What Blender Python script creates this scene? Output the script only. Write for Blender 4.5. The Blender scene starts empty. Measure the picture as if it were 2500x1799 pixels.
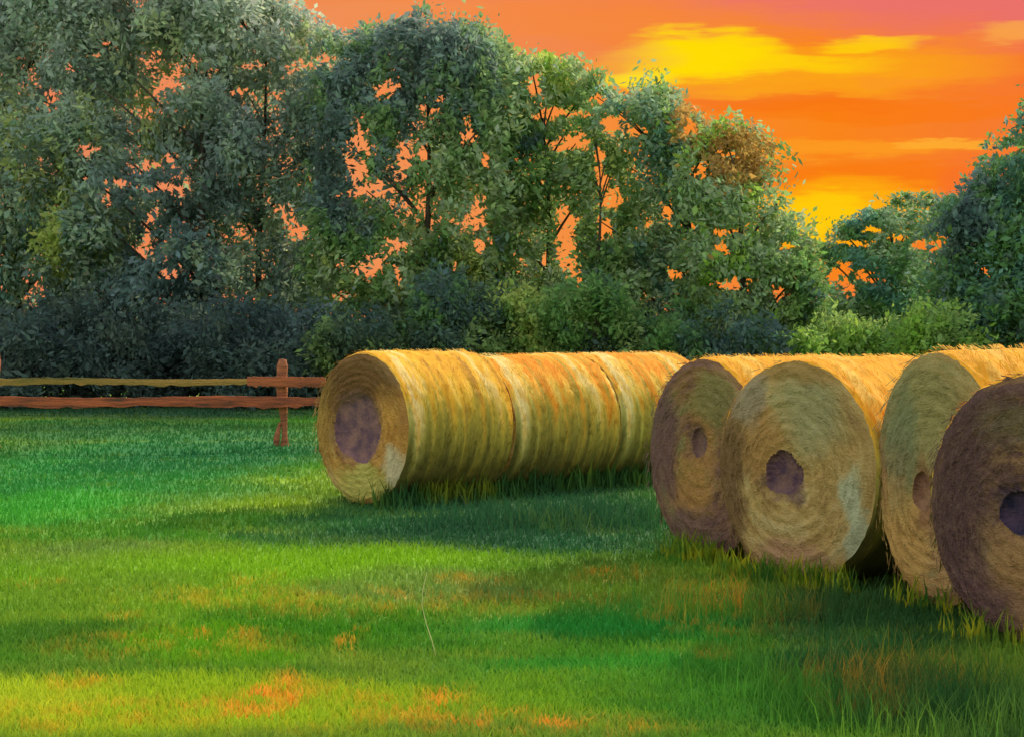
import bpy, math, random
import numpy as np
from mathutils import Vector
rng = np.random.default_rng(7)
random.seed(7)
SC = bpy.context.scene
COL = SC.collection

# ------------------------------------------------------------------ camera
F, EYE, HOR = 2000.0, 1.794, 322.0      # focal length in px of a 1024 wide picture, eye height, horizon row
cam_d = bpy.data.cameras.new("camera")
cam = bpy.data.objects.new("camera", cam_d); COL.objects.link(cam)
cam_d.sensor_width = 36.0; cam_d.lens = F / 1024.0 * 36.0
cam_d.shift_y = -(368.0 - HOR) / 1024.0
cam_d.clip_end = 2000.0
cam.location = (0, 0, EYE); cam.rotation_euler = (math.radians(90), 0, 0)
SC.camera = cam

def X(px, d): return (px - 512.0) / F * d
def Z(py, d): return EYE - (py - HOR) / F * d
def D(py): return F * EYE / (py - HOR)      # distance of the ground seen on row py

# ------------------------------------------------------------------ node helpers
class NT:
    def __init__(s, tree):
        s.t = tree; s.n = tree.nodes; s.l = tree.links
    def put(s, sock, v):
        if isinstance(v, bpy.types.NodeSocket): s.l.new(v, sock)
        elif isinstance(v, (tuple, list)) and len(v) == 3 and sock.type == 'RGBA': sock.default_value = (*v, 1)
        else: sock.default_value = v
    def m(s, op, a, b=None, c=None):
        n = s.n.new('ShaderNodeMath'); n.operation = op
        for i, v in enumerate((a, b, c)):
            if v is not None: s.put(n.inputs[i], v)
        return n.outputs[0]
    def mix(s, f, a, b, mode='MIX'):
        n = s.n.new('ShaderNodeMix'); n.data_type = 'RGBA'; n.blend_type = mode
        s.put(n.inputs[0], f); s.put(n.inputs[6], a); s.put(n.inputs[7], b)
        return n.outputs[2]
    def noise(s, vec, scale, detail=3, rough=.55, out='Fac', dist=0.0):
        n = s.n.new('ShaderNodeTexNoise'); s.put(n.inputs['Vector'], vec)
        n.inputs['Scale'].default_value = scale; n.inputs['Detail'].default_value = detail
        n.inputs['Roughness'].default_value = rough; n.inputs['Distortion'].default_value = dist
        return n.outputs[out]
    def comb(s, x, y, z):
        n = s.n.new('ShaderNodeCombineXYZ')
        for i, v in enumerate((x, y, z)): s.put(n.inputs[i], v)
        return n.outputs[0]
    def sep(s, v):
        n = s.n.new('ShaderNodeSeparateXYZ'); s.put(n.inputs[0], v); return n.outputs
    def ramp(s, f, stops):
        n = s.n.new('ShaderNodeValToRGB'); s.put(n.inputs[0], f); e = n.color_ramp.elements
        while len(e) < len(stops): e.new(.5)
        for i, (p, c) in enumerate(stops): e[i].position = p; e[i].color = (*c, 1)
        return n.outputs[0]
    def rng(s, v, a, b, c=0.0, d=1.0, smooth=True):
        n = s.n.new('ShaderNodeMapRange'); n.interpolation_type = 'SMOOTHSTEP' if smooth else 'LINEAR'
        s.put(n.inputs[0], v)
        for i, q in enumerate((a, b, c, d)): n.inputs[i + 1].default_value = q
        return n.outputs[0]
    def spot(s, col, x, y, cx, cy, rx, ry, colour, strength, inner=.25, outer=1.3):
        a = s.m('DIVIDE', s.m('SUBTRACT', x, cx), rx); b = s.m('DIVIDE', s.m('SUBTRACT', y, cy), ry)
        q = s.m('ADD', s.m('MULTIPLY', a, a), s.m('MULTIPLY', b, b))
        f = s.rng(q, inner, outer, strength, 0.0)
        return s.mix(f, col, colour)

def srgb(r, g, b):
    f = lambda c: (c / 255 / 12.92) if c <= 10 else (((c / 255) + .055) / 1.055) ** 2.4
    return (f(r), f(g), f(b))

# ------------------------------------------------------------------ sky and sun
SUN_AZ, SUN_EL = math.radians(36), math.radians(27.5)
world = bpy.data.worlds.new("World"); SC.world = world; world.use_nodes = True
W = NT(world.node_tree); W.n.clear()
tc = W.n.new('ShaderNodeTexCoord')
sx, sy, sz = W.sep(tc.outputs['Generated'])
az = W.m('ARCTAN2', sx, sy); el = W.m('ARCSINE', sz)
# rows and columns of the sky measured in 1/2000 rad from straight ahead and the horizon
vx = W.m('MULTIPLY', az, F); vy = W.m('MULTIPLY', el, F)
nv = W.comb(W.m('MULTIPLY', vx, .35), vy, 0)
n1 = W.noise(nv, .018, 4, .6, 'Color')
n1x, n1y, n1z = W.sep(n1)
fine = W.noise(W.comb(W.m('MULTIPLY', vx, .10), vy, 3.0), .12, 4, .6)
dx = W.m('ADD', vx, W.m('MULTIPLY', W.m('SUBTRACT', n1x, .5), 120))
dy0 = W.m('ADD', vy, W.m('MULTIPLY', W.m('SUBTRACT', n1y, .5), 40))
dy = W.m('ADD', dy0, W.m('MULTIPLY', W.m('SUBTRACT', fine, .5), 28))
base = W.ramp(W.rng(vx, -520, 520, smooth=False), [(0, srgb(232, 136, 96)), (.42, srgb(242, 146, 84)), (.62, srgb(246, 142, 54)), (.8, srgb(250, 134, 26)), (1, srgb(246, 120, 50))])
base = W.mix(W.rng(dy, 60, 0, 0, .55), base, srgb(238, 116, 78))
band = W.rng(W.noise(W.comb(W.m('MULTIPLY', vx, .12), vy, 9.0), .03, 4, .6), .45, .7)
base = W.mix(W.m('MULTIPLY', band, .25), base, srgb(250, 118, 24))
def S(px, py, rx, ry, c, k, i=.25, o=1.3):
    global base
    base = W.spot(base, dx, dy, px - 512, HOR - py, rx, ry, c, k, i, o)
# pink veil rising to the right
pk = W.m('SUBTRACT', dy, W.m('SUBTRACT', 340.0, W.m('MULTIPLY', vx, .12)))
base = W.mix(W.rng(pk, -34, 22, 0, .85), base, srgb(232, 112, 112))
S(560, 30, 220, 30, srgb(245, 130, 66), .5)
YEL, GOLD, DEEP = srgb(255, 220, 4), srgb(252, 172, 24), srgb(250, 120, 8)
S(790, 72, 230, 26, GOLD, .75, 0, 1.5)
S(690, 60, 88, 22, YEL, 1.0, .1, 1.5)
S(600, 74, 60, 16, GOLD, .5, 0, 1.5)
S(715, 50, 60, 14, YEL, .7, .0, 1.6)
S(760, 68, 120, 11, YEL, .7, .0, 1.6)
S(640, 80, 46, 12, srgb(255, 226, 40), .9, .05, 1.5)
S(870, 48, 60, 9, YEL, .7, .0, 1.5)
S(1010, 44, 50, 10, srgb(255, 190, 60), .5, 0, 1.6)
S(770, 104, 120, 10, srgb(246, 110, 30), .6)
S(870, 112, 180, 13, DEEP, .55)
S(870, 180, 170, 14, DEEP, .6)
S(850, 152, 110, 10, srgb(253, 158, 34), .8, 0, 1.5)
S(930, 147, 60, 5, srgb(254, 176, 50), .8)
S(905, 82, 70, 6, srgb(252, 150, 40), .6)
S(835, 218, 110, 40, srgb(255, 176, 14), .95)
S(822, 212, 50, 22, srgb(255, 205, 10), .9)
S(815, 236, 26, 18, srgb(255, 208, 20), .8)
S(968, 190, 46, 30, srgb(248, 112, 44), .6)
S(520, 60, 150, 26, srgb(240, 136, 84), .5)
S(1080, 90, 60, 60, srgb(250, 104, 20), .5)
# away from the sunset the dome turns to a pale cool dusk
front = W.rng(W.m('ABSOLUTE', az), .45, 1.5, 1, 0)
low = W.rng(el, .17, .55, 1, 0)
k = W.m('MULTIPLY', front, low)
cool = W.ramp(W.rng(el, 0, 1.4, smooth=False), [(0, (1.15, 1.0, .90)), (.3, (1.2, 1.2, 1.22)), (1, (.62, .78, 1.0))])
skyc = W.mix(k, cool, base)
bg = W.n.new('ShaderNodeBackground'); W.put(bg.inputs[0], skyc); bg.inputs[1].default_value = 1.0
wo = W.n.new('ShaderNodeOutputWorld'); W.l.new(bg.outputs[0], wo.inputs[0])

sd = bpy.data.lights.new("sun", 'SUN'); so = bpy.data.objects.new("sun", sd); COL.objects.link(so)
sd.energy = 5.0; sd.angle = math.radians(1.2); sd.color = (1.0, .80, .52)
sdir = Vector((math.sin(SUN_AZ) * math.cos(SUN_EL), math.cos(SUN_AZ) * math.cos(SUN_EL), math.sin(SUN_EL)))
so.rotation_euler = sdir.to_track_quat('Z', 'Y').to_euler(); so.location = (20, 20, 30)

SC.view_settings.view_transform = 'Standard'; SC.view_settings.look = 'None'
SC.view_settings.exposure = 0.0; SC.view_settings.gamma = 1.0
SC.cycles.max_bounces = 6; SC.cycles.transparent_max_bounces = 4

# ------------------------------------------------------------------ mesh helpers
def link(name, me, mat, parent=None):
    o = bpy.data.objects.new(name, me); COL.objects.link(o)
    if mat: me.materials.append(mat)
    if parent: o.parent = parent
    return o
def mesh_np(name, V, Fq, col=None, smooth=False):
    """V (n,3) ; Fq (m,k) faces all of k corners; col (n,3) point colours"""
    me = bpy.data.meshes.new(name)
    V = np.asarray(V, dtype=np.float32); Fq = np.asarray(Fq, dtype=np.int32)
    me.vertices.add(len(V)); me.vertices.foreach_set('co', V.ravel())
    k = Fq.shape[1]
    me.loops.add(Fq.size); me.loops.foreach_set('vertex_index', Fq.ravel())
    me.polygons.add(len(Fq)); me.polygons.foreach_set('loop_start', np.arange(0, Fq.size, k, dtype=np.int32))
    me.polygons.foreach_set('loop_total', np.full(len(Fq), k, dtype=np.int32))
    me.polygons.foreach_set('use_smooth', np.full(len(Fq), smooth))
    me.update(calc_edges=True)
    if col is not None:
        a = me.color_attributes.new('tint', 'FLOAT_COLOR', 'POINT')
        c = np.ones((len(V), 4), dtype=np.float32); c[:, :3] = col
        a.data.foreach_set('color', c.ravel())
    return me
def empty(name, loc, rz=0):
    o = bpy.data.objects.new(name, None); COL.objects.link(o)
    o.location = loc; o.rotation_euler = (0, 0, rz); o.empty_display_size = .3
    return o
def tag(o, label, cat, group=None, kind=None):
    if label: o['label'] = label
    if cat: o['category'] = cat
    if group: o['group'] = group
    if kind: o['kind'] = kind
    return o
def grid_faces(nu, nv, wrap=False):
    """rows nu, columns nv"""
    i = np.arange(nu - 1)[:, None]; j = np.arange(nv if wrap else nv - 1)[None, :]
    j2 = (j + 1) % nv
    return np.stack([i * nv + j, i * nv + j2, (i + 1) * nv + j2, (i + 1) * nv + j], -1).reshape(-1, 4)
class MB:
    """collects quad patches into one mesh"""
    def __init__(s): s.V = []; s.F = []; s.C = []; s.n = 0
    def add(s, V, Fq, c=None):
        V = np.asarray(V, float); s.V.append(V); s.F.append(np.asarray(Fq) + s.n); s.n += len(V)
        s.C.append(np.broadcast_to(np.asarray((1, 1, 1) if c is None else c, float), V.shape) if c is None or np.ndim(c) == 1 else c)
    def tube(s, pts, rad, seg=8, c=None, wob=0.0):
        pts = np.asarray(pts, float); n = len(pts)
        t = np.gradient(pts, axis=0); t /= np.linalg.norm(t, axis=1)[:, None] + 1e-9
        ref = np.array([.13, .97, .2]) if abs(t[:, 2]).mean() > .7 else np.array([0, 0, 1.])
        u = np.cross(t, ref); u /= np.linalg.norm(u, axis=1)[:, None] + 1e-9; w = np.cross(t, u)
        a = np.linspace(0, 2 * np.pi, seg, endpoint=False)
        r = np.asarray(rad, float)[:, None] * (1 + wob * rng.normal(size=(n, seg)))
        P = pts[:, None] + r[..., None] * (np.cos(a)[None, :, None] * u[:, None] + np.sin(a)[None, :, None] * w[:, None])
        V = P.reshape(-1, 3); Fq = grid_faces(n, seg, True)
        V = np.vstack([V, pts[:1], pts[-1:]]); b = n * seg
        j = np.arange(seg); j2 = (j + 1) % seg
        cap0 = np.stack([np.full(seg, b), j2, j, j], -1)[:, :]
        caps = [[b, j2[i], j[i], j[i]] for i in range(0)]
        f2 = []
        for i in range(0, seg, 2):
            f2.append([b, (i + 2) % seg, (i + 1) % seg, i])
            o = (n - 1) * seg
            f2.append([b + 1, o + i, o + (i + 1) % seg, o + (i + 2) % seg])
        s.add(V, np.vstack([Fq, np.array(f2)]), c)
    def build(s, name, mat, parent=None, smooth=False, col=False):
        me = mesh_np(name, np.vstack(s.V), np.vstack(s.F), np.vstack(s.C) if col else None, smooth)
        return link(name, me, mat, parent)
def mat_new(name):
    m = bpy.data.materials.new(name); m.use_nodes = True
    t = NT(m.node_tree); p = t.n['Principled BSDF']
    p.inputs['Roughness'].default_value = .85
    p.inputs['Specular IOR Level'].default_value = .12
    return m, t, p
def bump(t, p, h, strength=.4, dist=.02):
    b = t.n.new('ShaderNodeBump'); b.inputs['Strength'].default_value = strength; b.inputs['Distance'].default_value = dist
    t.put(b.inputs['Height'], h); t.l.new(b.outputs[0], p.inputs['Normal'])
def vnoise(x, y, seed=0):
    """cheap smooth pseudo noise in -1..1"""
    r = np.random.default_rng(seed); s = 0
    for k in range(7):
        a = r.uniform(0, 6.28); f = r.uniform(.6, 2.2); ph = r.uniform(0, 6.28)
        s = s + np.sin((x * math.cos(a) + y * math.sin(a)) * f + ph)
    return s / 3.2

# ------------------------------------------------------------------ ground
def ground_colour(t):
    tcn = t.n.new('ShaderNodeTexCoord'); o = tcn.outputs['Object']
    x, y, z = t.sep(o)
    p2 = t.comb(t.m('MULTIPLY', x, .55), y, 0)
    nn = t.noise(p2, .55, 5, .62, 'Color'); a, b, c = t.sep(nn)
    big = t.noise(t.comb(t.m('MULTIPLY', x, .4), y, 5.), .35, 3, .5)
    med = t.noise(t.comb(t.m('MULTIPLY', x, .5), y, 2.), 1.7, 5, .65)
    fin = t.noise(t.comb(t.m('MULTIPLY', x, .7), y, 1.), 9.0, 4, .7)
    g = t.ramp(t.m('ADD', t.m('MULTIPLY', big, .45), t.m('MULTIPLY', med, .55)),
               [(.30, G_DARK), (.44, G_MID), (.54, G_OLIVE), (.66, G_LIME)])
    wx = t.m('ADD', x, t.m('MULTIPLY', t.m('SUBTRACT', a, .5), 2.6))
    wy = t.m('ADD', y, t.m('MULTIPLY', t.m('SUBTRACT', b, .5), 3.2))
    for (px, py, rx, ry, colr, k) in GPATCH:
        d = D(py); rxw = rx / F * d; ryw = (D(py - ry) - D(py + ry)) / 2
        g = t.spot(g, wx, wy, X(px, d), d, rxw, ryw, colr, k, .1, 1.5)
    g = t.mix(t.rng(fin, .35, .7, 0, .30), g, t.mix(.5, g, (.02, .10, .015)))
    g = t.mix(t.rng(med, .52, .72, 0, .25), g, G_LIME)
    # dry orange flecks where the turf is thin
    fx = t.m('ADD', x, t.m('MULTIPLY', t.m('SUBTRACT', c, .5), 1.2))
    fy = t.m('ADD', y, t.m('MULTIPLY', t.m('SUBTRACT', a, .5), 1.2))
    fm = t.noise(t.comb(x, t.m('MULTIPLY', y, .8), 7.), 6.5, 4, .65)
    for (px, py, rx, ry, k) in FLECK:
        d = D(py); rxw = rx / F * d; ryw = (D(py - ry) - D(py + ry)) / 2
        aa = t.m('DIVIDE', t.m('SUBTRACT', fx, X(px, d)), rxw); bb = t.m('DIVIDE', t.m('SUBTRACT', fy, d), ryw)
        q = t.m('ADD', t.m('MULTIPLY', aa, aa), t.m('MULTIPLY', bb, bb))
        f = t.m('MULTIPLY', t.rng(q, .1, 1.5, 1, 0), t.rng(fm, .44, .66, 0, k))
        g = t.mix(f, g, G_ORANGE)
    return g, fin, med
G_DARK, G_MID, G_OLIVE, G_LIME, G_ORANGE = (.045, .19, .028), (.09, .28, .02), (.18, .31, .035), (.30, .46, .02), (.78, .36, .035)
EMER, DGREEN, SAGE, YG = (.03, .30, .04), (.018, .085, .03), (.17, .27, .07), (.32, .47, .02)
GPATCH = [  # turf tones; dark patches by the bales and under the fence hold painted shade
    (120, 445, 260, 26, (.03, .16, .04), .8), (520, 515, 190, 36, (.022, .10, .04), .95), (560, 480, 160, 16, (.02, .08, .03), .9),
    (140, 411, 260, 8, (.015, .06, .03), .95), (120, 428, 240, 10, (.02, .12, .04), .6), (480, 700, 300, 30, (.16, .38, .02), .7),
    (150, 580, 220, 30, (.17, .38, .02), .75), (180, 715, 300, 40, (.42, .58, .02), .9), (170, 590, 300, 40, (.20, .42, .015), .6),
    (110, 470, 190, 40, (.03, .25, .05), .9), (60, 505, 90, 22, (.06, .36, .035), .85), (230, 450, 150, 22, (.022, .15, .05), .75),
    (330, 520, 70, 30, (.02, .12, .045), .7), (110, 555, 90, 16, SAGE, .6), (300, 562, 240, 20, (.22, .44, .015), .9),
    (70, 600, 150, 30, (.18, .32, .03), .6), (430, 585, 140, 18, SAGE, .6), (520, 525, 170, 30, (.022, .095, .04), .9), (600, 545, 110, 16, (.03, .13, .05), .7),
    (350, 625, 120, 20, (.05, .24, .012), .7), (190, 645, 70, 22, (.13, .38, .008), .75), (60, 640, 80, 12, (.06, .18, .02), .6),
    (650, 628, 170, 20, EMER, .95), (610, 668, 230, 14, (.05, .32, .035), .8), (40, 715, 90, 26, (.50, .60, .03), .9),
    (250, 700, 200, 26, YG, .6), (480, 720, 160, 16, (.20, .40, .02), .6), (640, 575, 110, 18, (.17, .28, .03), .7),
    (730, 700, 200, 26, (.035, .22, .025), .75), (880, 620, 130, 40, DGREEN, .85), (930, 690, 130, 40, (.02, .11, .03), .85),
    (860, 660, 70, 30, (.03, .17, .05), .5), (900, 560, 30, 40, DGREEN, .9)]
FLECK = [(300, 715, 200, 24, .55), (560, 728, 160, 14, .6), (40, 725, 120, 20, .5), (350, 600, 240, 16, .4), (180, 650, 120, 20, .45), (730, 615, 90, 16, .6), (900, 670, 110, 24, .5), (255, 700, 24, 22, .9), (325, 652, 14, 14, .8), (345, 640, 10, 20, .8), (252, 712, 46, 16, .8), (250, 705, 16, 12, 1.), (435, 708, 26, 18, .9),
    (60, 690, 40, 8, .7), (400, 725, 60, 8, .6), (520, 725, 60, 10, .7), (700, 590, 40, 16, .8), (665, 604, 30, 8, .7),
    (480, 578, 40, 6, .5), (265, 583, 30, 6, .5), (60, 590, 40, 5, .5), (610, 728, 60, 8, .8), (700, 655, 20, 6, .5),
    (620, 572, 40, 8, .6), (860, 690, 70, 30, .35), (560, 600, 60, 7, .4), (210, 640, 40, 8, .6), (110, 620, 60, 6, .5)]

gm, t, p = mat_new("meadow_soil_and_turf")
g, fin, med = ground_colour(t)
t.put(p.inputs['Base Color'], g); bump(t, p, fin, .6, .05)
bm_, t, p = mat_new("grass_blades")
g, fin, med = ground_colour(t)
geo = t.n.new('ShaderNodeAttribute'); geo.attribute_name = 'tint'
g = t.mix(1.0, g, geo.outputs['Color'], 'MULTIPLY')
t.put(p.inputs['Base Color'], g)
tr = t.n.new('ShaderNodeBsdfTranslucent'); t.put(tr.inputs[0], g)
ms = t.n.new('ShaderNodeMixShader'); ms.inputs[0].default_value = .35
t.l.new(p.outputs[0], ms.inputs[1]); t.l.new(tr.outputs[0], ms.inputs[2])
t.l.new(ms.outputs[0], t.n['Material Output'].inputs[0])

# one sheet, fine near the viewer and coarse towards the horizon
gy = np.concatenate([np.linspace(-40, 4, 12), np.linspace(4.5, 60, 160), np.array([70, 90, 130, 200, 350, 600, 1000, 1500])])
gx = np.concatenate([[-900, -400, -150, -60, -30], np.linspace(-16, 16, 90), [30, 60, 150, 400, 900]])
GX, GY = np.meshgrid(gx, gy)
def gz(x, y): return .03 * vnoise(x * .8, y * .8, 3) * np.clip((60 - np.abs(y)) / 30, 0, 1)
V = np.stack([GX, GY, gz(GX, GY)], -1).reshape(-1, 3)
ground = link("ground", mesh_np("ground", V, grid_faces(len(gy), len(gx)), smooth=True), gm)
tag(ground, None, None, kind='structure')

def blades(n, d0, d1, h0, h1, w, lean=.5, power=1.0, xs=None, name='grass', tintr=(.84, 1.14)):
    u = rng.random(n)
    d = 1.0 / (1 / d1 + (1 / d0 - 1 / d1) * u ** power)
    if xs is None: x = rng.uniform(-1, 1, n) * (d * .27 + 1.2)
    else: x, d = xs
    h = h0 + (h1 - h0) * rng.random(n) ** 1.6; ww = w * rng.uniform(.6, 1.4, n) * np.clip(d / 12, .8, 3.5)
    a = rng.uniform(0, 2 * np.pi, n); la = rng.uniform(0, 2 * np.pi, n); ll = h * rng.uniform(.1, lean, n)
    z = gz(x, d)
    wx, wy = np.cos(a) * ww / 2, np.sin(a) * ww / 2
    lx, ly = np.cos(la) * ll, np.sin(la) * ll
    b0 = np.stack([x - wx, d - wy, z - .01], -1); b1 = np.stack([x + wx, d + wy, z - .01], -1)
    m0 = np.stack([x - wx * .7 + lx * .35, d - wy * .7 + ly * .35, z + h * .6], -1); m1 = np.stack([x + wx * .7 + lx * .35, d + wy * .7 + ly * .35, z + h * .6], -1)
    tp = np.stack([x + lx, d + ly, z + h], -1)
    V = np.stack([b0, b1, m1, m0, tp], 1).reshape(-1, 3)
    i = np.arange(n)[:, None] * 5
    q = i + np.array([[0, 1, 2, 3]]); tt = i + np.array([[3, 2, 4, 4]])
    # the tip as a thin quad would be degenerate, so widen it a hair
    V2 = np.stack([b0, b1, m1, m0, tp + np.stack([wx * .12, wy * .12, wx * 0], -1), tp - np.stack([wx * .12, wy * .12, wx * 0], -1)], 1).reshape(-1, 3)
    i = np.arange(n)[:, None] * 6
    Fq = np.vstack([i + np.array([[0, 1, 2, 3]]), i + np.array([[3, 2, 4, 5]])])
    c = np.repeat(rng.uniform(*tintr, n), 6)[:, None] * np.array([[1, 1, 1]])
    return mesh_np(name, V2, Fq, c)
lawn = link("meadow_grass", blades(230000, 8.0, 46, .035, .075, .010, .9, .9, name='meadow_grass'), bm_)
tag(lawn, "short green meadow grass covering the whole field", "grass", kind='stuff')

# ------------------------------------------------------------------ hay bales
def straw_colour(t, streak_vec, pal, sc=1.0):
    a = t.noise(streak_vec, 1.1 * sc, 4, .6); b = t.noise(streak_vec, 4.5 * sc, 4, .7)
    f = t.m('ADD', t.m('MULTIPLY', a, .65), t.m('MULTIPLY', b, .35))
    return t.ramp(f, [(.37, pal[0]), (.46, pal[1]), (.53, pal[2]), (.62, pal[3])]), b
def body_mat(pal):
    m, t, p = mat_new("rolled_hay"); tcn = t.n.new('ShaderNodeTexCoord'); x, y, z = t.sep(tcn.outputs['Object'])
    wv = t.noise(tcn.outputs['Object'], .9, 2, .5)
    sv = t.comb(t.m('MULTIPLY', x, .45), t.m('ADD', t.m('MULTIPLY', y, 3.2), t.m('MULTIPLY', wv, 1.2)), t.m('MULTIPLY', z, .55))
    c, b = straw_colour(t, sv, pal)
    fn = t.noise(t.comb(t.m('MULTIPLY', x, 6), t.m('MULTIPLY', y, 60), t.m('MULTIPLY', z, 6)), 1.6, 3, .7)
    c = t.mix(t.rng(fn, .35, .65, .0, .35), c, t.mix(.6, c, (.25, .13, .03)))
    # shade and green bounce on the lower sides painted into the hay colour
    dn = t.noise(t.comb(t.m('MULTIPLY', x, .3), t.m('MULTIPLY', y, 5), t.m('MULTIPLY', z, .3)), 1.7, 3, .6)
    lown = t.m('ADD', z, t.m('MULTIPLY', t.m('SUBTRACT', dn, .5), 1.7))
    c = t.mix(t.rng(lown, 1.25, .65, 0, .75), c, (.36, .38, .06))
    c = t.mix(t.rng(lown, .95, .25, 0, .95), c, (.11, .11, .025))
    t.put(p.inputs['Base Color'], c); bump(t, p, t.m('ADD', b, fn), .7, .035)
    return m
def face_mat(pal, R, seed, patches=()):
    m, t, p = mat_new("cut_hay_end"); tcn = t.n.new('ShaderNodeTexCoord'); x, y, z = t.sep(tcn.outputs['Object'])
    zz = t.m('SUBTRACT', z, R)
    r = t.m('SQRT', t.m('ADD', t.m('MULTIPLY', x, x), t.m('MULTIPLY', zz, zz)))
    th = t.m('ARCTAN2', zz, x)
    sv = t.comb(t.m('MULTIPLY', r, 6.5), t.m('MULTIPLY', t.m('COSINE', th), 1.0), t.m('ADD', t.m('SINE', th), seed))
    c, b = straw_colour(t, sv, pal, .8)
    wob = t.noise(t.comb(x, z, seed), 2.2, 4, .6, 'Color'); a1, a2, a3 = t.sep(wob)
    wx = t.m('ADD', x, t.m('MULTIPLY', t.m('SUBTRACT', a1, .5), .55)); wz = t.m('ADD', zz, t.m('MULTIPLY', t.m('SUBTRACT', a2, .5), .55))
    for (cx, cz, rx, rz, colr, k) in patches:
        c = t.spot(c, wx, wz, cx, cz, rx, rz, colr, k, .1, 1.4)
    ring = t.m('SINE', t.m('ADD', t.m('MULTIPLY', r, 95), t.m('ADD', th, t.m('MULTIPLY', a3, 6))))
    c = t.mix(t.rng(ring, -1, 1, 0, .07), c, t.mix(.6, c, (.14, .07, .03)))
    fn = t.noise(t.comb(x, z, seed), 55, 3, .7)
    c = t.mix(t.rng(fn, .45, .65, 0, .15), c, (.45, .32, .14))
    t.put(p.inputs['Base Color'], c); bump(t, p, t.m('ADD', t.m('MULTIPLY', ring, .10), t.m('ADD', b, fn)), .8, .03)
    return m
def core_mat(c0, c1):
    m, t, p = mat_new("dark_bale_core"); tcn = t.n.new('ShaderNodeTexCoord')
    n = t.noise(tcn.outputs['Object'], 7, 4, .65)
    t.put(p.inputs['Base Color'], t.ramp(n, [(.38, c0), (.62, c1)])); bump(t, p, t.noise(tcn.outputs['Object'], 40, 3, .7), .7, .02)
    return m

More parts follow.
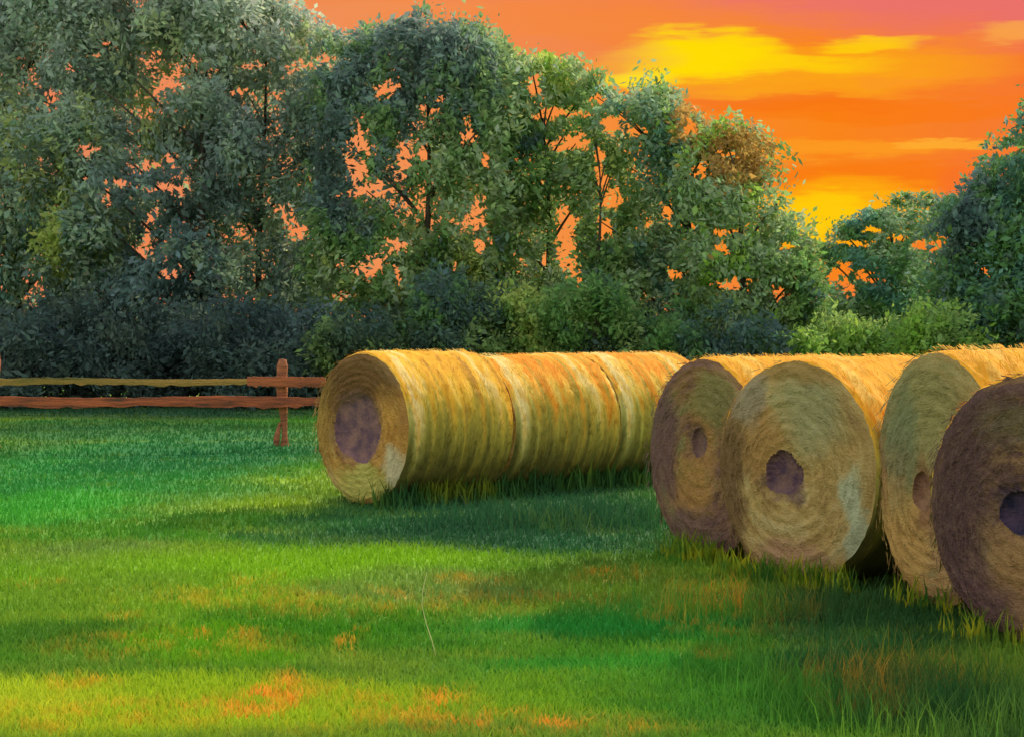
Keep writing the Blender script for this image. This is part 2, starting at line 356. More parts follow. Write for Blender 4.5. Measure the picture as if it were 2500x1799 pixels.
def hay_bale(cx, cy, ang, rx, rz, L, label, pal, fpal, patches, core, corepal, group, seed, cratio, base_z=0.0):
    """origin under the centre of the near end; the roll runs along local +Y"""
    r_ = np.random.default_rng(seed)
    root = empty("hay_bale", (cx, cy, base_z - .012), -math.radians(ang))
    tag(root, label, "hay bale", group)
    na, ny = 96, 30
    th = np.linspace(0, 2 * np.pi, na, endpoint=False); ys = np.concatenate([[0, .012, .03], np.linspace(.06, L - .06, ny - 6), [L - .03, L - .012, L]])
    TH, YS = np.meshgrid(th, ys)
    e = np.minimum(YS, L - YS); sh = 1 - .025 * np.exp(-(e / .025)) - .0
    wob = 1 + .014 * vnoise(TH * 1.0 * 2, YS * 3, seed) * 1 + .008 * np.sin(YS * 31 + 3 * np.sin(TH)) + .006 * r_.normal(size=TH.shape)
    wob[:, :] *= 1
    # keep the seam closed: blend the last columns to the first
    wob = wob * 1.0; k = 10; f = np.linspace(0, 1, k)[None]; wob[:, -k:] = wob[:, -k:] * (1 - f) + wob[:, :1] * f
    Rr = sh * wob
    P = np.stack([np.cos(TH) * rx * Rr, YS, rz + np.sin(TH) * rz * Rr * np.where(np.sin(TH) < -.85, .985, 1)], -1)
    mb = MB(); mb.add(P.reshape(-1, 3), grid_faces(len(ys), na, True)[:, ::-1])
    # far end closed by a slightly domed lid
    lid = [P[-1] * 1.0]
    for q, dy_ in ((.7, .02), (.35, .03), (.02, .03)):
        c = P[-1].copy(); c[:, 0] *= q; c[:, 2] = rz + (c[:, 2] - rz) * q; c[:, 1] = L + dy_; lid.append(c)
    mb.add(np.stack(lid).reshape(-1, 3), grid_faces(4, na, True)[:, ::-1])
    # loose stalks lying along the wrap
    ns = 2600
    a = r_.uniform(0, 2 * np.pi, ns); y = r_.uniform(.01, L - .01, ns); ln = r_.uniform(.03, .11, ns) / rx; tw = r_.normal(0, .02, ns)
    w = r_.uniform(.0018, .0042, ns); lift = r_.uniform(.004, .03, ns)
    def pt(a, y, k): return np.stack([np.cos(a) * rx * k, y, rz + np.sin(a) * rz * k], -1)
    v0 = pt(a, y - w, 1.0); v1 = pt(a, y + w, 1.0); v2 = pt(a + ln, y + tw + w, 1.012 + lift); v3 = pt(a + ln, y + tw - w, 1.012 + lift)
    mb.add(np.stack([v0, v1, v2, v3], 1).reshape(-1, 3), np.arange(ns * 4).reshape(-1, 4))
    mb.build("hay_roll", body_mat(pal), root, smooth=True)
    # near end: ring shaped sheet round the core
    cr, ox, oz = core; nr = 26
    edge = P[0]; cth = th
    blob = 1 + .05 * np.sin(3 * cth + seed) + .035 * np.sin(5 * cth + 1.3 * seed) + .03 * r_.normal(size=na)
    inner = np.stack([ox + np.cos(cth) * cr * blob * cratio, np.zeros(na), rz + oz + np.sin(cth) * cr * blob], -1)
    rows = []
    for i in range(nr):
        f = i / (nr - 1); q = edge * (1 - f) + inner * f
        q[:, 1] = -.035 * math.sin(min(1, f * 5) * math.pi / 2) + .005 * math.sin(f * 40) * (f > .03) * (f < .97) + r_.normal(0, .006, na) * (f > 0) * (f < 1) + .02 * max(0, f - .85) / .15
        if i == 0: q[:, 1] = 0
        rows.append(q)
    fb = MB(); fb.add(np.stack(rows).reshape(-1, 3), grid_faces(nr, na, True)[:, ::-1])
    ns = 800
    rr = np.sqrt(r_.uniform(.14, .97, ns)); a = r_.uniform(0, 2 * np.pi, ns); ln = r_.uniform(.03, .10, ns) / (rr * rx); w = r_.uniform(.0018, .004, ns)
    ok = ((np.cos(a) * rr * rx - ox) ** 2 + (np.sin(a) * rr * rz - oz) ** 2) > (cr * 1.1) ** 2
    rr, a, ln, w = rr[ok], a[ok], ln[ok], w[ok]; ns = len(rr)
    def pf(a, rr, y): return np.stack([np.cos(a) * rx * rr, y, rz + np.sin(a) * rz * rr], -1)
    z0 = np.full(ns, -.035); z1 = -.045 - r_.uniform(0, .03, ns); rr2 = np.minimum(rr + r_.normal(0, .03, ns), .99)
    fb.add(np.stack([pf(a, rr - w, z0), pf(a, rr + w, z0), pf(a + ln, rr2 + w, z1), pf(a + ln, rr2 - w, z1)], 1).reshape(-1, 3), np.arange(ns * 4).reshape(-1, 4))
    ce = fb.build("cut_end", face_mat(fpal, rz, seed * 1.7, list(patches) + [(ox, oz, cr * cratio * 1.12, cr * 1.12, tuple((a_ + b_) * .5 for a_, b_ in zip(*corepal)), .95)]), root, smooth=True)
    rows = [rows[-1] * 1.0]
    for q, dy_ in ((.93, .01), (.8, .02), (.55, .028), (.3, .03), (.02, .03)):
        c = inner.copy(); c[:, 0] = ox + (c[:, 0] - ox) * q; c[:, 2] = rz + oz + (c[:, 2] - rz - oz) * q
        c[:, 1] = dy_ + (r_.normal(0, .0025, na) if q > .4 else 0); rows.append(c)
    cb = MB(); cb.add(np.stack(rows).reshape(-1, 3), grid_faces(6, na, True)[:, ::-1])
    cb.build("core", core_mat(*corepal), ce, smooth=True)
    return root

GOLDEN = [(.55, .28, .04), (.88, .44, .03), (.95, .54, .04), (.95, .70, .24)]
GOLD2 = [(.48, .38, .05), (.95, .32, .015), (.92, .54, .06), (.90, .72, .28)]
GOLD3 = [(.55, .30, .03), (.90, .42, .02), (.95, .46, .03), (.92, .58, .10)]
F_OCHRE = [(.30, .15, .05), (.42, .22, .05), (.58, .33, .07), (.62, .48, .20)]
F_MAUVE = [(.17, .09, .07), (.22, .12, .08), (.30, .17, .07), (.28, .24, .09)]
F_TAN = [(.32, .20, .07), (.46, .31, .10), (.52, .37, .13), (.54, .43, .18)]
F_PINK = [(.24, .15, .07), (.42, .24, .09), (.52, .33, .12), (.36, .32, .12)]
F_DARK = [(.11, .06, .055), (.15, .08, .06), (.28, .16, .07), (.36, .24, .10)]
C_PURP = ((.06, .035, .06), (.14, .07, .085))
grp = "round hay bales on the meadow"
hay_bale(-1.49, 19.8, 46.7, .74, .755, 1.38, "leftmost hay bale, golden side and a broad purple hollow in its end", GOLDEN, F_OCHRE,
    [(-.05, .5, .8, .42, (.17, .085, .03), .95), (.42, -.1, .3, .5, (.66, .34, .07), .85), (.1, -.58, .5, .2, (.55, .52, .12), .95), (.50, -.38, .18, .28, (.70, .64, .38), .9), (-.6, 0, .2, .6, (.40, .24, .06), .6)],
    (.33, -.04, .0), ((.12, .07, .095), (.26, .14, .12)), grp, 11, 1.1)
hay_bale(-.44, 20.79, 47, .72, .73, 1.52, "hay bale streaked orange and pale green, lying behind the leftmost bale", GOLD2, F_OCHRE, [], (.2, 0, 0), C_PURP, grp, 12, 1)
hay_bale(.69, 21.84, 47, .72, .73, 1.5, "farthest hay bale, orange topped, partly hidden by the mauve ended bale", GOLD2, F_OCHRE, [], (.2, 0, 0), C_PURP, grp, 13, 1)
hay_bale(1.46, 15.2, 60, .745, .77, 1.30, "hay bale with a mauve brown end, half covered by the tan ended bale in front", GOLD3, F_MAUVE,
    [(-.55, .2, .3, .7, (.16, .09, .085), .9), (.05, .15, .16, .5, (.42, .22, .07), .8), (-.1, -.3, .2, .3, (.46, .25, .06), .7), (.2, .45, .3, .25, (.24, .24, .08), .8), (-.2, -.6, .5, .2, (.17, .10, .09), .8)],
    (.11, -.04, .12), ((.13, .075, .08), (.22, .13, .09)), grp, 14, .9)
hay_bale(1.935, 13.7, 54, .775, .78, 1.22, "tan and sage ended hay bale with a small purple core and tufts below", GOLD3, F_TAN,
    [(-.62, -.1, .22, .75, (.19, .11, .045), .95), (.22, .45, .34, .3, (.34, .37, .18), .7), (-.3, .25, .2, .3, (.46, .26, .08), .8), (.62, -.3, .12, .42, (.48, .54, .34), .85), (0, -.65, .5, .2, (.46, .26, .15), .75), (.1, .7, .5, .12, (.33, .20, .05), .7), (-.35, .5, .2, .2, (.28, .28, .22), .6)],
    (.15, -.09, -.01), ((.075, .042, .07), (.19, .11, .09)), grp, 15, 1.25)
hay_bale(2.67, 12.55, 68, .70, .82, 1.35, "tall olive ended hay bale squeezed between the tan ended bale and the darkest bale", GOLD3, F_PINK,
    [(-.1, .5, .6, .4, (.33, .33, .12), .85), (-.35, .25, .2, .4, (.18, .24, .12), .7), (-.35, -.45, .3, .4, (.60, .36, .10), .85), (-.12, -.1, .13, .28, (.26, .12, .06), .8)],
    (.12, -.16, -.08), ((.20, .10, .06), (.30, .17, .09)), grp, 16, .8)
hay_bale(2.87, 11.15, 58, .775, .765, 1.30, "darkest hay bale at the right edge, plum brown end with a small blue black core", GOLD3, F_DARK,
    [(-.5, .1, .35, .75, (.10, .055, .055), .95), (.1, -.35, .35, .35, (.38, .22, .08), .8), (.1, .5, .4, .2, (.15, .13, .06), .7), (-.3, -.6, .25, .3, (.13, .07, .07), .8), (.3, .15, .2, .2, (.42, .20, .09), .6)],
    (.125, -.05, -.02), ((.02, .02, .045), (.07, .045, .075)), grp, 17, 1.1)
hay_bale(3.9, 10.1, 62, .75, .76, 1.30, "hay bale just out of frame beyond the darkest bale", GOLD3, F_DARK, [], (.13, 0, 0), C_PURP, grp, 18, 1)

# taller grass round the feet of the bales
def fringe_pts(segs, n):
    X_, Y_ = [], []
    for (x0, y0, x1, y1, wd, k) in segs:
        m = int(n * k); u = rng.random(m); X_.append(x0 + (x1 - x0) * u + rng.normal(0, wd, m)); Y_.append(y0 + (y1 - y0) * u + rng.normal(0, wd, m))
    return np.concatenate(X_), np.concatenate(Y_)
tg, t, p = mat_new("tall_grass")
tcn = t.n.new('ShaderNodeTexCoord'); nn = t.noise(tcn.outputs['Object'], 1.6, 3, .6)
c = t.ramp(nn, [(.36, (.03, .11, .03)), (.52, (.06, .16, .025)), (.66, (.20, .26, .02))])
at_ = t.n.new('ShaderNodeAttribute'); at_.attribute_name = 'tint'
c = t.mix(1., c, at_.outputs['Color'], 'MULTIPLY'); t.put(p.inputs['Base Color'], c)
tr = t.n.new('ShaderNodeBsdfTranslucent'); t.put(tr.inputs[0], c); ms = t.n.new('ShaderNodeMixShader'); ms.inputs[0].default_value = .35
t.l.new(p.outputs[0], ms.inputs[1]); t.l.new(tr.outputs[0], ms.inputs[2]); t.l.new(ms.outputs[0], t.n['Material Output'].inputs[0])
def bale_side(cx, cy, ang, rx, L, off=.12):
    a = math.radians(ang); ax, ay = math.sin(a), math.cos(a); px, py = math.cos(a), -math.sin(a)
    o = rx * .55
    return (cx + px * o, cy + py * o, cx + px * o + ax * L, cy + py * o + ay * L)
segs = []
for (cx, cy, ang, rx, L, k) in ((-1.49, 19.8, 46.7, .74, 4.3, 2.2), (2.93, 11.42, 62, .76, 1.2, .3)):
    s_ = bale_side(cx, cy, ang, rx, L); segs.append((*s_, .10, k))
rough = fringe_pts([(1.5, 10.0, 3.0, 9.5, .45, 1), (1.5, 9.1, 2.8, 9.1, .35, 1.1), (1.0, 12.6, 1.9, 12.2, .3, .4), (-.4, 17.6, 1.2, 18.2, .5, .8)], 2600)
rg = link("rough_grass", blades(len(rough[0]), 1, 1, .06, .26, .007, .6, xs=rough, name='rough_grass'), bm_)
tag(rg, "patch of longer dark green grass in the shade of the bales", "grass", kind='stuff')
xs = fringe_pts(segs, 2600)
fr = link("tall_grass", blades(len(xs[0]), 1, 1, .10, .36, .012, .5, xs=xs, name='tall_grass'), tg)
tag(fr, "taller grass growing up the sides of the hay bales", "grass", kind='stuff')
segs = []
for (cx, cy, ang, rx, k) in ((1.46, 15.2, 60, .35, .35), (1.935, 13.7, 54, .6, .75), (2.67, 12.55, 68, .3, .08), (2.87, 11.15, 58, .5, .2)):
    a = math.radians(ang); px, py = math.cos(a), -math.sin(a); ax, ay = math.sin(a), math.cos(a)
    segs.append((cx - px * rx - ax * .1, cy - py * rx - ay * .1, cx + px * rx - ax * .1, cy + py * rx - ay * .1, .06, k))
xs = fringe_pts(segs, 900)
tg2, t, p = mat_new("yellow_grass_tufts")
at_ = t.n.new('ShaderNodeAttribute'); at_.attribute_name = 'tint'; tcn = t.n.new('ShaderNodeTexCoord')
c = t.ramp(t.noise(tcn.outputs['Object'], 3.5, 3, .6), [(.38, (.05, .17, .02)), (.5, (.22, .32, .02)), (.62, (.48, .46, .02))])
c = t.mix(1., c, at_.outputs['Color'], 'MULTIPLY'); t.put(p.inputs['Base Color'], c)
tr = t.n.new('ShaderNodeBsdfTranslucent'); t.put(tr.inputs[0], c); ms = t.n.new('ShaderNodeMixShader'); ms.inputs[0].default_value = .35
t.l.new(p.outputs[0], ms.inputs[1]); t.l.new(tr.outputs[0], ms.inputs[2]); t.l.new(ms.outputs[0], t.n['Material Output'].inputs[0])
fr = link("grass_tufts", blades(len(xs[0]), 1, 1, .06, .25, .015, .45, xs=xs, name='grass_tufts'), tg2)
tag(fr, "yellow green grass tufts at the feet of the bale ends", "grass", kind='stuff')

# ------------------------------------------------------------------ fence
def wood_mat(stops, sc=1.0):
    m, t, p = mat_new("weathered_red_wood"); tcn = t.n.new('ShaderNodeTexCoord')
    x, y, z = t.sep(tcn.outputs['Object'])
    n = t.noise(t.comb(t.m('MULTIPLY', x, .8 * sc), y, t.m('MULTIPLY', z, 9)), 1.8, 5, .65)
    t.put(p.inputs['Base Color'], t.ramp(n, stops)); bump(t, p, t.noise(t.comb(t.m('MULTIPLY', x, 3), y, t.m('MULTIPLY', z, 30)), 3, 4, .7), .9, .05)
    return m
FD = 28.7
fence = empty("rail_fence", (X(283, FD), FD, 0))
tag(fence, "weathered red two rail wooden fence in front of the dark trees", "fence")
fx0 = X(283, FD)
def beam(pts, hw, hh, seed, n=26):
    r_ = np.random.default_rng(seed); pts = np.asarray(pts, float)
    L_ = np.linspace(0, 1, n); P = np.stack([np.interp(L_, np.linspace(0, 1, len(pts)), pts[:, i]) for i in range(3)], -1)
    return P, r_
def rail(name, x0, x1, z, h, mat, seed, yoff):
    n = 60; xs_ = np.linspace(x0, x1, n); r_ = np.random.default_rng(seed)
    top = z + h / 2 + .012 * np.sin(xs_ * 1.7 + seed) + r_.normal(0, .004, n); bot = z - h / 2 + .014 * np.sin(xs_ * 2.3 + seed * 2) + r_.normal(0, .010, n)
    rows = []
    for (dy_, zz) in ((-.03, bot), (-.035, (top + bot) / 2), (-.03, top), (.03, top), (.03, bot)):
        rows.append(np.stack([xs_, np.full(n, dy_ + yoff), zz], -1))
    rows.append(rows[0])
    mb = MB(); mb.add(np.stack(rows).reshape(-1, 3), grid_faces(6, n)[:, ::-1])
    for k_ in (0, -1): mb.add(np.stack([rows[0][k_], rows[2][k_], rows[3][k_], rows[4][k_]]), [[0, 1, 2, 3]])
    return mb.build(name, mat, fence)
RED = [(.36, (.10, .07, .045)), (.45, (.32, .10, .05)), (.62, (.62, .17, .07))]
OCH = [(.36, (.16, .15, .04)), (.48, (.36, .24, .06)), (.62, (.52, .30, .08))]
lx = X(-160, FD) - fx0
rail("top_rail", lx, -.5, Z(381, FD), .09, wood_mat(OCH, .5), 1, -.075)['label'] = "ochre weathered top rail"
rail("top_rail", -.5, .62, Z(381, FD), .12, wood_mat([(.36, (.28, .10, .05)), (.6, (.60, .18, .07))]), 2, -.075)['label'] = "orange red stub of the top rail at the post"
rail("bottom_rail", lx, .55, Z(401, FD), .14, wood_mat(RED), 3, -.075)
rail("top_rail", .70, 3.4, Z(381, FD), .10, wood_mat(OCH), 4, -.075); rail("bottom_rail", .62, 3.4, Z(401, FD), .14, wood_mat(RED), 5, -.075)
def post(x, h, seed):
    r_ = np.random.default_rng(seed); n = 16; zs = np.linspace(-.25, h, n)
    f = np.clip(zs / h, 0, 1); rad = .042 + .042 * np.clip((f - .25) / .4, 0, 1) - .03 * np.clip((f - .93) / .07, 0, 1) + .03 * np.clip((.12 - f) / .12, 0, 1)
    mb = MB(); mb.tube(np.stack([x + .02 * np.sin(zs * 4 + seed), np.full(n, .03), zs], -1), rad, 10, wob=.05)
    mb.tube([(x - .10, .02, -.1), (x - .09, .0, .14), (x - .045, .01, .36)], [.05, .045, .02], 8, wob=.08)
    return mb.build("post", wood_mat([(.35, (.16, .07, .045)), (.5, (.40, .15, .07)), (.62, (.55, .21, .09))]), fence, smooth=True)
post(0, Z(359, FD), 1); post(X(-6, FD) - fx0, Z(352, FD), 2); post(3.5, 1.1, 3)

# ------------------------------------------------------------------ trees and shrubs
leaf_m, t, p = mat_new("leaves")
at_ = t.n.new('ShaderNodeAttribute'); at_.attribute_name = 'tint'
t.put(p.inputs['Base Color'], at_.outputs['Color']); p.inputs['Roughness'].default_value = .6
tr = t.n.new('ShaderNodeBsdfTranslucent'); t.put(tr.inputs[0], at_.outputs['Color']); ms = t.n.new('ShaderNodeMixShader'); ms.inputs[0].default_value = .5
t.l.new(p.outputs[0], ms.inputs[1]); t.l.new(tr.outputs[0], ms.inputs[2]); t.l.new(ms.outputs[0], t.n['Material Output'].inputs[0])
bark, t, p = mat_new("bark"); tcn = t.n.new('ShaderNodeTexCoord')
x, y, z = t.sep(tcn.outputs['Object'])
nb = t.noise(t.comb(x, y, t.m('MULTIPLY', z, .2)), 9, 4, .7)
t.put(p.inputs['Base Color'], t.ramp(nb, [(.35, (.035, .035, .03)), (.65, (.12, .10, .07))])); bump(t, p, nb, .8, .04)

def leaves(C, R, per, size, pal, jit=.16, squash=1.0, seed=0, brown=None, d=45., topgrey=0.):
    """leaf sprays around clump centres C (n,3) of radii R (n,)"""
    r_ = np.random.default_rng(seed); n = len(C)
    cnt = np.maximum(8, (per * (R / np.mean(R)) ** 2).astype(int)); idx = np.repeat(np.arange(n), cnt); m = len(idx)
    v = r_.normal(size=(m, 3)); v /= np.linalg.norm(v, axis=1)[:, None]
    rad = R[idx] * r_.uniform(.15, 1.32, m) ** .75
    # every clump is stretched along its own shoot direction, so crowns are feathery rather than round
    sh_ = r_.normal(size=(n, 3)) * np.array([.45, .3, .5]); 
    P = C[idx] + v * rad[:, None] * np.array([1, 1, squash]) + sh_[idx] * (r_.uniform(-1, 1, m) * R[idx])[:, None]
    s = size * np.minimum(r_.lognormal(-.06, .42, m), 1.9)
    ax = r_.normal(size=(m, 3)) * .7 + v * .6 + sh_[idx] + np.array([0, 0, -.15]); ax /= np.linalg.norm(ax, axis=1)[:, None]
    sd_ = np.cross(ax, r_.normal(size=(m, 3))); sd_ /= np.linalg.norm(sd_, axis=1)[:, None] + 1e-9
    L_, w_ = s[:, None], (s * r_.uniform(.3, .6, m))[:, None]
    q = np.stack([P - ax * L_ * .5, P + sd_ * w_ * .5 - ax * L_ * .05, P + ax * L_ * .5, P - sd_ * w_ * .5 + ax * L_ * .05], 1)
    # foliage colour drifts through the crown in patches independent of the clumps
    X_, Z_, Y_ = P[:, 0], P[:, 2], P[:, 1]
    f = .62 * vnoise(X_ * 1.0 + .5 * Z_, Z_ * .85 + Y_ * .4, 20 + seed % 7) + .38 * vnoise(X_ * 3.1, Z_ * 2.6 + Y_, 60 + seed) + .28 * vnoise(X_ * 8, Z_ * 7 + Y_ * 2, 90 + seed) + r_.normal(0, .12, m)
    f = np.clip((f + .85) / 1.7, 0, .999) * (len(pal) - 1); i0 = f.astype(int); fr = (f - i0)[:, None]; fr = fr * fr * (3 - 2 * fr)
    A = np.array(pal); c = A[i0] * (1 - fr) + A[i0 + 1] * fr
    px = X_ * F / Y_ + 512; py = HOR - (Z_ - EYE) * F / Y_
    if brown:
        g = np.exp(-(((px - brown[0]) / brown[2]) ** 2 + ((py - brown[1]) / brown[3]) ** 2)) + r_.normal(0, .15, m)
        c = np.where((g > .42)[:, None], np.array(BROWN), c)
    if topgrey:  # pale grey sheen over the upper crown, painted into the leaf colour
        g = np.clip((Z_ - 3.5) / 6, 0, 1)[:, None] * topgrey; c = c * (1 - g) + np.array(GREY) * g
    c = c ** .9 * np.array([1.5, 1.55, 1.48])
    c = np.clip(c * (1 + r_.normal(0, jit, (m, 1))) + c * r_.normal(0, jit * .3, (m, 3)), .003, .95)
    return q.reshape(-1, 3), np.arange(m * 4).reshape(-1, 4), np.repeat(c, 4, 0), P

OUT = [(-160, -150), (-60, -120), (60, -110), (180, -70), (240, -30), (282, 0), (316, 27), (345, 36), (384, 24), (424, 6), (442, 22), (479, 24), (492, 45), (524, 50), (564, 62), (591, 66), (600, 92),
       (632, 97), (668, 84), (677, 104), (713, 122), (745, 128), (763, 135), (772, 160), (768, 188), (782, 205), (799, 226), (808, 244), (828, 240), (840, 225), (868, 208), (895, 194), (930, 192), (950, 200), (968, 182), (975, 163), (1000, 146), (1010, 128), (1024, 112), (1060, 80), (1150, 60)]
OX, OY = np.array(OUT)[:, 0], np.array(OUT)[:, 1]
HOLES = [(52, 100, 11, 17), (70, 68, 12, 6), (110, 45, 12, 8), (95, 55, 10, 6), (88, 150, 14, 9), (106, 195, 9, 20), (118, 183, 9, 8), (85, 178, 6, 5), (150, 165, 20, 6), (172, 160, 12, 10), (165, 187, 16, 7), (152, 218, 10, 12), (148, 240, 8, 12), (142, 252, 7, 10),
         (195, 62, 8, 12), (212, 72, 14, 6), (240, 92, 18, 6), (170, 85, 14, 8), (255, 66, 26, 7), (300, 66, 26, 9), (325, 60, 16, 12), (243, 26, 7, 11), (168, 275, 14, 8), (192, 275, 6, 8), (285, 212, 14, 12), (298, 232, 14, 14), (258, 280, 6, 8),
         (360, 140, 14, 20), (357, 170, 12, 16), (372, 190, 22, 9), (405, 158, 10, 18), (424, 155, 8, 10), (395, 245, 14, 9), (370, 268, 18, 16), (342, 295, 18, 6), (398, 275, 6, 14), (340, 262, 6, 10), (385, 90, 16, 12),
         (468, 134, 12, 12), (485, 160, 6, 10), (478, 215, 9, 24), (482, 245, 12, 9), (427, 218, 6, 14), (430, 110, 10, 5), (440, 100, 5, 5), (455, 265, 4, 6),
         (535, 86, 10, 16), (556, 112, 26, 9), (545, 118, 16, 6), (575, 142, 26, 9), (560, 146, 12, 8), (597, 100, 10, 10), (612, 122, 14, 10), (636, 130, 14, 7), (603, 178, 8, 16), (612, 200, 12, 16), (567, 222, 15, 16), (566, 255, 15, 22), (604, 228, 8, 20), (545, 260, 5, 12), (600, 155, 10, 8),
         (668, 212, 7, 12), (650, 224, 5, 5), (700, 100, 14, 12), (690, 128, 10, 9), (728, 154, 14, 7), (700, 170, 12, 16), (726, 232, 18, 5), (722, 248, 12, 7), (676, 274, 10, 7), (735, 284, 22, 9), (780, 292, 14, 8), (690, 226, 10, 4), (785, 246, 9, 7),
         (850, 208, 14, 6), (872, 230, 18, 4), (855, 243, 22, 5), (835, 275, 8, 8), (845, 270, 10, 14), (865, 277, 14, 8), (850, 290, 8, 12), (920, 245, 10, 7), (940, 240, 12, 8), (985, 270, 4, 7), (895, 238, 10, 5), (1000, 152, 26, 5), (880, 205, 12, 5)]
HOLES = np.array(HOLES, float)
HT = np.where((HOLES[:, 0] < 345) & (HOLES[:, 1] < 300), np.where(HOLES[:, 1] < 110, .55, .68), .88)
def keep_mask(P, d_ref):
    """branch-free openings through the crowns, each an elliptical shaft of air at the crown's own place"""
    x = P[:, 0] * F / P[:, 1] + 512; y = HOR - (P[:, 2] - EYE) * F / P[:, 1]
    ok = np.ones(len(P), bool); rag = np.repeat(rng.normal(0, .36, len(P) ), 1)
    for k, (hx, hy, a, b) in enumerate(HOLES):
        ux, uy = (x - hx) / a, (y - hy) / b
        q = ux * ux + uy * uy; th = np.arctan2(uy, ux)
        q = q * (1 + .30 * np.sin(2 * th + k * 1.7) + .28 * np.sin(3 * th + k * 2.9) + .18 * np.sin(5 * th + k))
        brk = .42 * np.sin(x * .55 + y * .25 + k) * np.sin(y * .5 - x * .2 + k * 2) if a * b > 90 else 0.
        ok &= q + rag + brk > HT[k]
    return ok

SLATE, SAGEC, OLIVE, DARKT, MOSS, TEAL, BROWN, GREEN, BRIGHT, YOL = (.10, .16, .15), (.22, .30, .18), (.28, .34, .08), (.05, .09, .085), (.15, .23, .07), (.08, .18, .14), (.30, .18, .05), (.08, .17, .045), (.17, .29, .04), (.27, .33, .05)
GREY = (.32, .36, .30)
def tree(name, d, x0, x1, trunkx, pal, label, nclump, per, size=.135, ybot=352, rr=(.38, .75), seed=0, ytop=None, cat="tree", lean=0, brown=None, topgrey=0.0, trunk_r=.16):
    r_ = np.random.default_rng(seed); cx = (x0 + x1) / 2; hw = (x1 - x0) / 2
    C, R = [], []; tries = 0; cand = []
    if x1 - x0 > 60:                        # limbs spread evenly through the crown, then filled at random
        for gx_ in np.arange(x0 + 14, x1 - 6, 30):
            for gy_ in np.arange(-110, ybot, 30): cand.append((gx_ + r_.uniform(-9, 9), gy_ + r_.uniform(-9, 9)))
    while len(C) < nclump and tries < 60000:
        tries += 1
        forced = bool(cand); px, py_ = cand.pop() if forced else (r_.uniform(x0, x1), None)
        u = np.clip((px - cx) / hw, -1, 1)
        yt = np.interp(px, OX, OY) if ytop is None else ytop(px)
        r = r_.uniform(*rr) * (.75 if forced else 1); rp = r * F / d * .82
        if forced:
            py = py_
            if py < yt + rp * .7 or (ytop and abs(u) > .95): continue
        else: py = r_.uniform(yt + rp * .75, max(ybot, yt + rp * .75 + 4))
        if not forced and abs(u) > 1 - .18 * r_.random(): continue
        if ytop is None and (np.interp(px - rp * .6, OX, OY) > py + rp * .1 or np.interp(px + rp * .6, OX, OY) > py + rp * .1): continue
        dep = r_.uniform(-1, 1) * math.sqrt(max(0, 1 - u * u)) * hw / F * d * .7
        D_ = d + dep
        C.append((X(px, D_), D_, Z(py, D_))); R.append(r)
    if ytop is None and x1 - x0 > 60:      # small sprays that give the crown its ragged edge
        for px in np.arange(x0 + 8, x1 - 8, 11):
            r = r_.uniform(.18, .36); py = np.interp(px, OX, OY) + r * F / d * r_.uniform(.5, 1.6)
            C.append((X(px, d), d + r_.uniform(-.8, .8), Z(py, d))); R.append(r)
    C = np.array(C); R = np.array(R)
    V, Fq, c, P = leaves(C, R, per, size, pal, seed=seed, squash=.85, brown=brown, topgrey=topgrey)
    ok = keep_mask(P, d); okv = np.repeat(ok, 4)
    V = V[okv]; c = c[okv]; Fq = np.arange(len(V)).reshape(-1, 4)
    tx = X(trunkx, d)
    root = empty(name, (tx, d, 0)); tag(root, label, cat, "trees along the field edge" if cat == 'tree' else "shrubs under the trees")
    off = np.array([tx, d, 0])
    link("crown", mesh_np("crown", V - off, Fq, c), leaf_m, root)
    top = C[np.argmax(C[:, 2])] - off; H = top[2]
    mb = MB(); n = 14; f = np.linspace(0, 1, n); hz = H * .8
    bx = lean * f ** 1.5 + .10 * np.sin(f * 5 + seed); by = .12 * np.sin(f * 4 + seed * 2)
    bx[0] = 0
    flare = trunk_r * (1 - .82 * f) + trunk_r * .7 * np.exp(-f * 22)
    T = np.stack([bx, by, -.15 + f * (hz + .15)], -1); mb.tube(T, flare, 10, wob=.05)
    pick = r_.permutation(len(C))[:16 if cat == 'tree' else 7]
    for i in pick:
        e = C[i] - off
        hb = np.clip(e[2] - abs(e[0]) * .7 - .6, H * .08, hz * .95); b = np.array([np.interp(hb, T[:, 2], T[:, k]) for k in range(3)])
        g_ = np.linspace(0, 1, 7)[:, None]; mid = (b + e) / 2 + np.array([0, 0, .12 * np.linalg.norm(e - b)])
        pts = (1 - g_) ** 2 * b + 2 * g_ * (1 - g_) * mid + g_ ** 2 * e
        r0 = trunk_r * .42 * (1 - .6 * hb / H); mb.tube(pts, np.linspace(r0, .012, 7), 6)
    mb.build("trunk", bark, root, smooth=True)
    return root

LP = [DARKT, SLATE, SLATE, SAGEC, GREY, OLIVE, TEAL]
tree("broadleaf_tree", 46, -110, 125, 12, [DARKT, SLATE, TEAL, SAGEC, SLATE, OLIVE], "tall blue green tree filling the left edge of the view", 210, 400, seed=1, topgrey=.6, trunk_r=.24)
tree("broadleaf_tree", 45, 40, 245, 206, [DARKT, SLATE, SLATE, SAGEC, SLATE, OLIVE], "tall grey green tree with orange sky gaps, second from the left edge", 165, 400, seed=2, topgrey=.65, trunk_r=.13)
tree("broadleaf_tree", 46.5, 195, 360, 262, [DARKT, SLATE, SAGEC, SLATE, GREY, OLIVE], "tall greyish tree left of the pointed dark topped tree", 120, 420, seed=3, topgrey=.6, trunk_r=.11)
tree("broadleaf_tree", 44.5, 315, 510, 425, [DARKT, SLATE, GREEN, MOSS, SAGEC, OLIVE], "tree with a pointed dark slate top rising behind the left end bale", 150, 400, seed=4, topgrey=.2, trunk_r=.13)
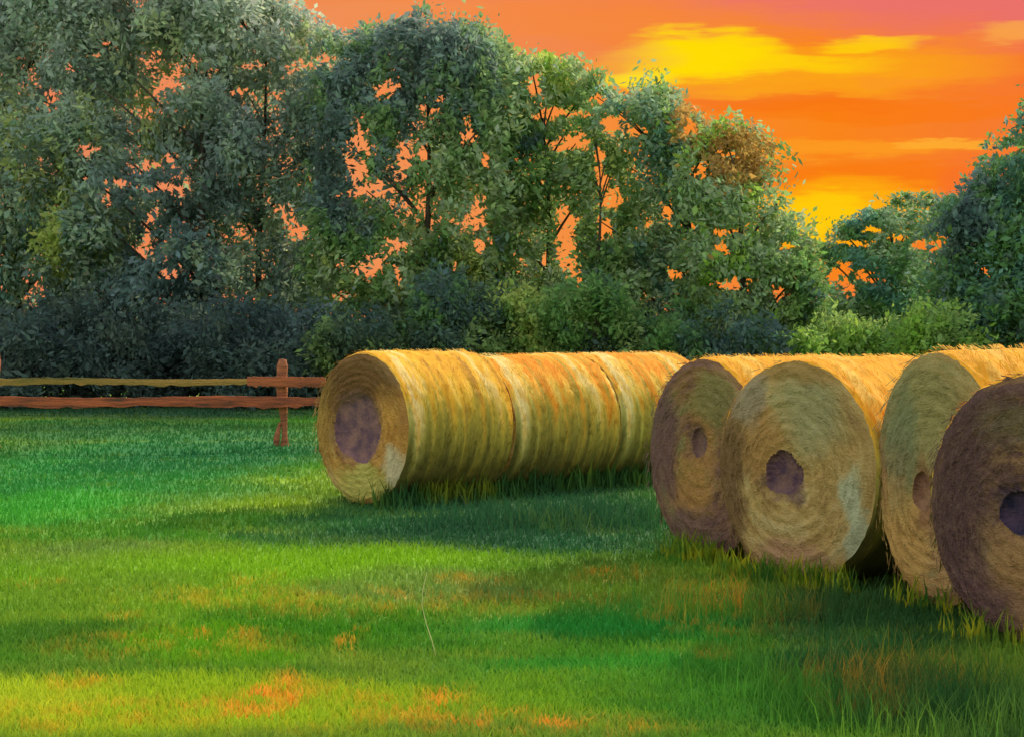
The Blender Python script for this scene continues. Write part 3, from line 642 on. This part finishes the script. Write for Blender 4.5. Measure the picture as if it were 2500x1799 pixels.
tree("broadleaf_tree", 46, 478, 612, 545, [DARKT, GREEN, MOSS, SAGEC, OLIVE, BRIGHT], "green tree with open sky windows and thin bare trunks, behind the streaked bale", 95, 380, seed=5, trunk_r=.12)
tree("broadleaf_tree", 45, 590, 742, 690, [DARKT, GREEN, MOSS, SAGEC, TEAL, BRIGHT], "mid green tree with rust brown tips at its top left of the bright sky", 100, 380, seed=6, brown=(692, 122, 22, 26), trunk_r=.14)
tree("broadleaf_tree", 43.5, 690, 812, 745, [DARKT, GREEN, MOSS, SAGEC, BRIGHT], "green tree with a brown ragged crown bordering the open yellow sky", 85, 380, seed=7, brown=(738, 156, 40, 32), trunk_r=.13)
tree("broadleaf_tree", 50, 812, 962, 892, [TEAL, MOSS, SAGEC, GREEN, TEAL], "low loose tree under the yellow sky between the two taller trees", 80, 330, seed=8, rr=(.32, .6), trunk_r=.11)
tree("broadleaf_tree", 44, 935, 1110, 1030, [DARKT, SLATE, GREEN, TEAL, DARKT], "dark tree rising at the right edge of the view", 130, 400, seed=9, trunk_r=.18)
tree("broadleaf_tree", 45, 598 - 14, 598 + 18, 596, [GREEN, MOSS], "slender young tree with a bare dark trunk in the sky window", 8, 220, ybot=180, seed=10, rr=(.3, .5), trunk_r=.075)

def dome(cx, hw, top):
    return lambda px: top + (400 - top) * (1 - math.sqrt(max(0, 1 - ((px - cx) / hw) ** 2))) * .8
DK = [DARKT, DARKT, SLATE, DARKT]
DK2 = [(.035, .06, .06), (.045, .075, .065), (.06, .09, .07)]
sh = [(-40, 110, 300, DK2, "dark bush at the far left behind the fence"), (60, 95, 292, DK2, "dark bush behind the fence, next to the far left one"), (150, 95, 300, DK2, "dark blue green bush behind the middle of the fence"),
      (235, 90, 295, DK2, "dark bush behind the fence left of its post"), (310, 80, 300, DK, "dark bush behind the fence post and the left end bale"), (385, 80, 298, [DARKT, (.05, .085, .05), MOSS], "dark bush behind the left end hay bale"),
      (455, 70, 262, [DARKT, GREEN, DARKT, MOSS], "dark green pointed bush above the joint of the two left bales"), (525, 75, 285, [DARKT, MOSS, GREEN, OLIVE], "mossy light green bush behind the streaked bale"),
      (590, 70, 275, [DARKT, GREEN, MOSS, OLIVE], "rounded olive bush below the sky window"), (650, 70, 292, [DARKT, GREEN, DARKT, MOSS], "dark olive bush behind the mauve ended bale"),
      (720, 75, 300, [DARKT, DARKT, GREEN], "blackish green bush above the tan ended bale"), (800, 85, 302, [BRIGHT, MOSS, BRIGHT, GREEN], "bright yellow green bush behind the golden bale tops"),
      (880, 75, 305, [BRIGHT, MOSS, BRIGHT, YOL], "yellowest bright bush right of the other bright bush"), (945, 60, 300, [GREEN, BRIGHT, MOSS], "green bush beside the dark tree at the right"),
      (1020, 90, 285, [DARKT, GREEN, DARKT], "dark bush at the foot of the right edge tree")]
for i, (cx, hw, top, pal, lab) in enumerate(sh):
    tree("shrub", 42.2 + (i * 37 % 5) * .35, cx - hw, cx + hw, cx, pal, lab, 46, 300, size=.12, ybot=396, rr=(.28, .55), seed=40 + i, ytop=dome(cx, hw, top), cat="bush", trunk_r=.07)

# one long dry stalk standing in the lawn
sd0 = D(658); stalk = MB()
pth = np.array([(X(px, sd0), sd0, Z(py, sd0)) for px, py in ((437, 660), (432, 640), (426, 622), (422, 605), (423, 588), (427, 571))])
stalk.tube(pth, [.0032, .003, .0026, .0022, .002, .0012], 6)
sm_, t, p = mat_new("dry_stalk"); tcn = t.n.new('ShaderNodeTexCoord')
t.put(p.inputs['Base Color'], t.ramp(t.noise(tcn.outputs['Object'], 20, 2), [(.3, (.38, .46, .14)), (.7, (.62, .58, .26))]))
tag(stalk.build("grass_stalk", sm_, smooth=True), "single thin pale dry stalk bending up from the lawn in the foreground", "grass stalk")
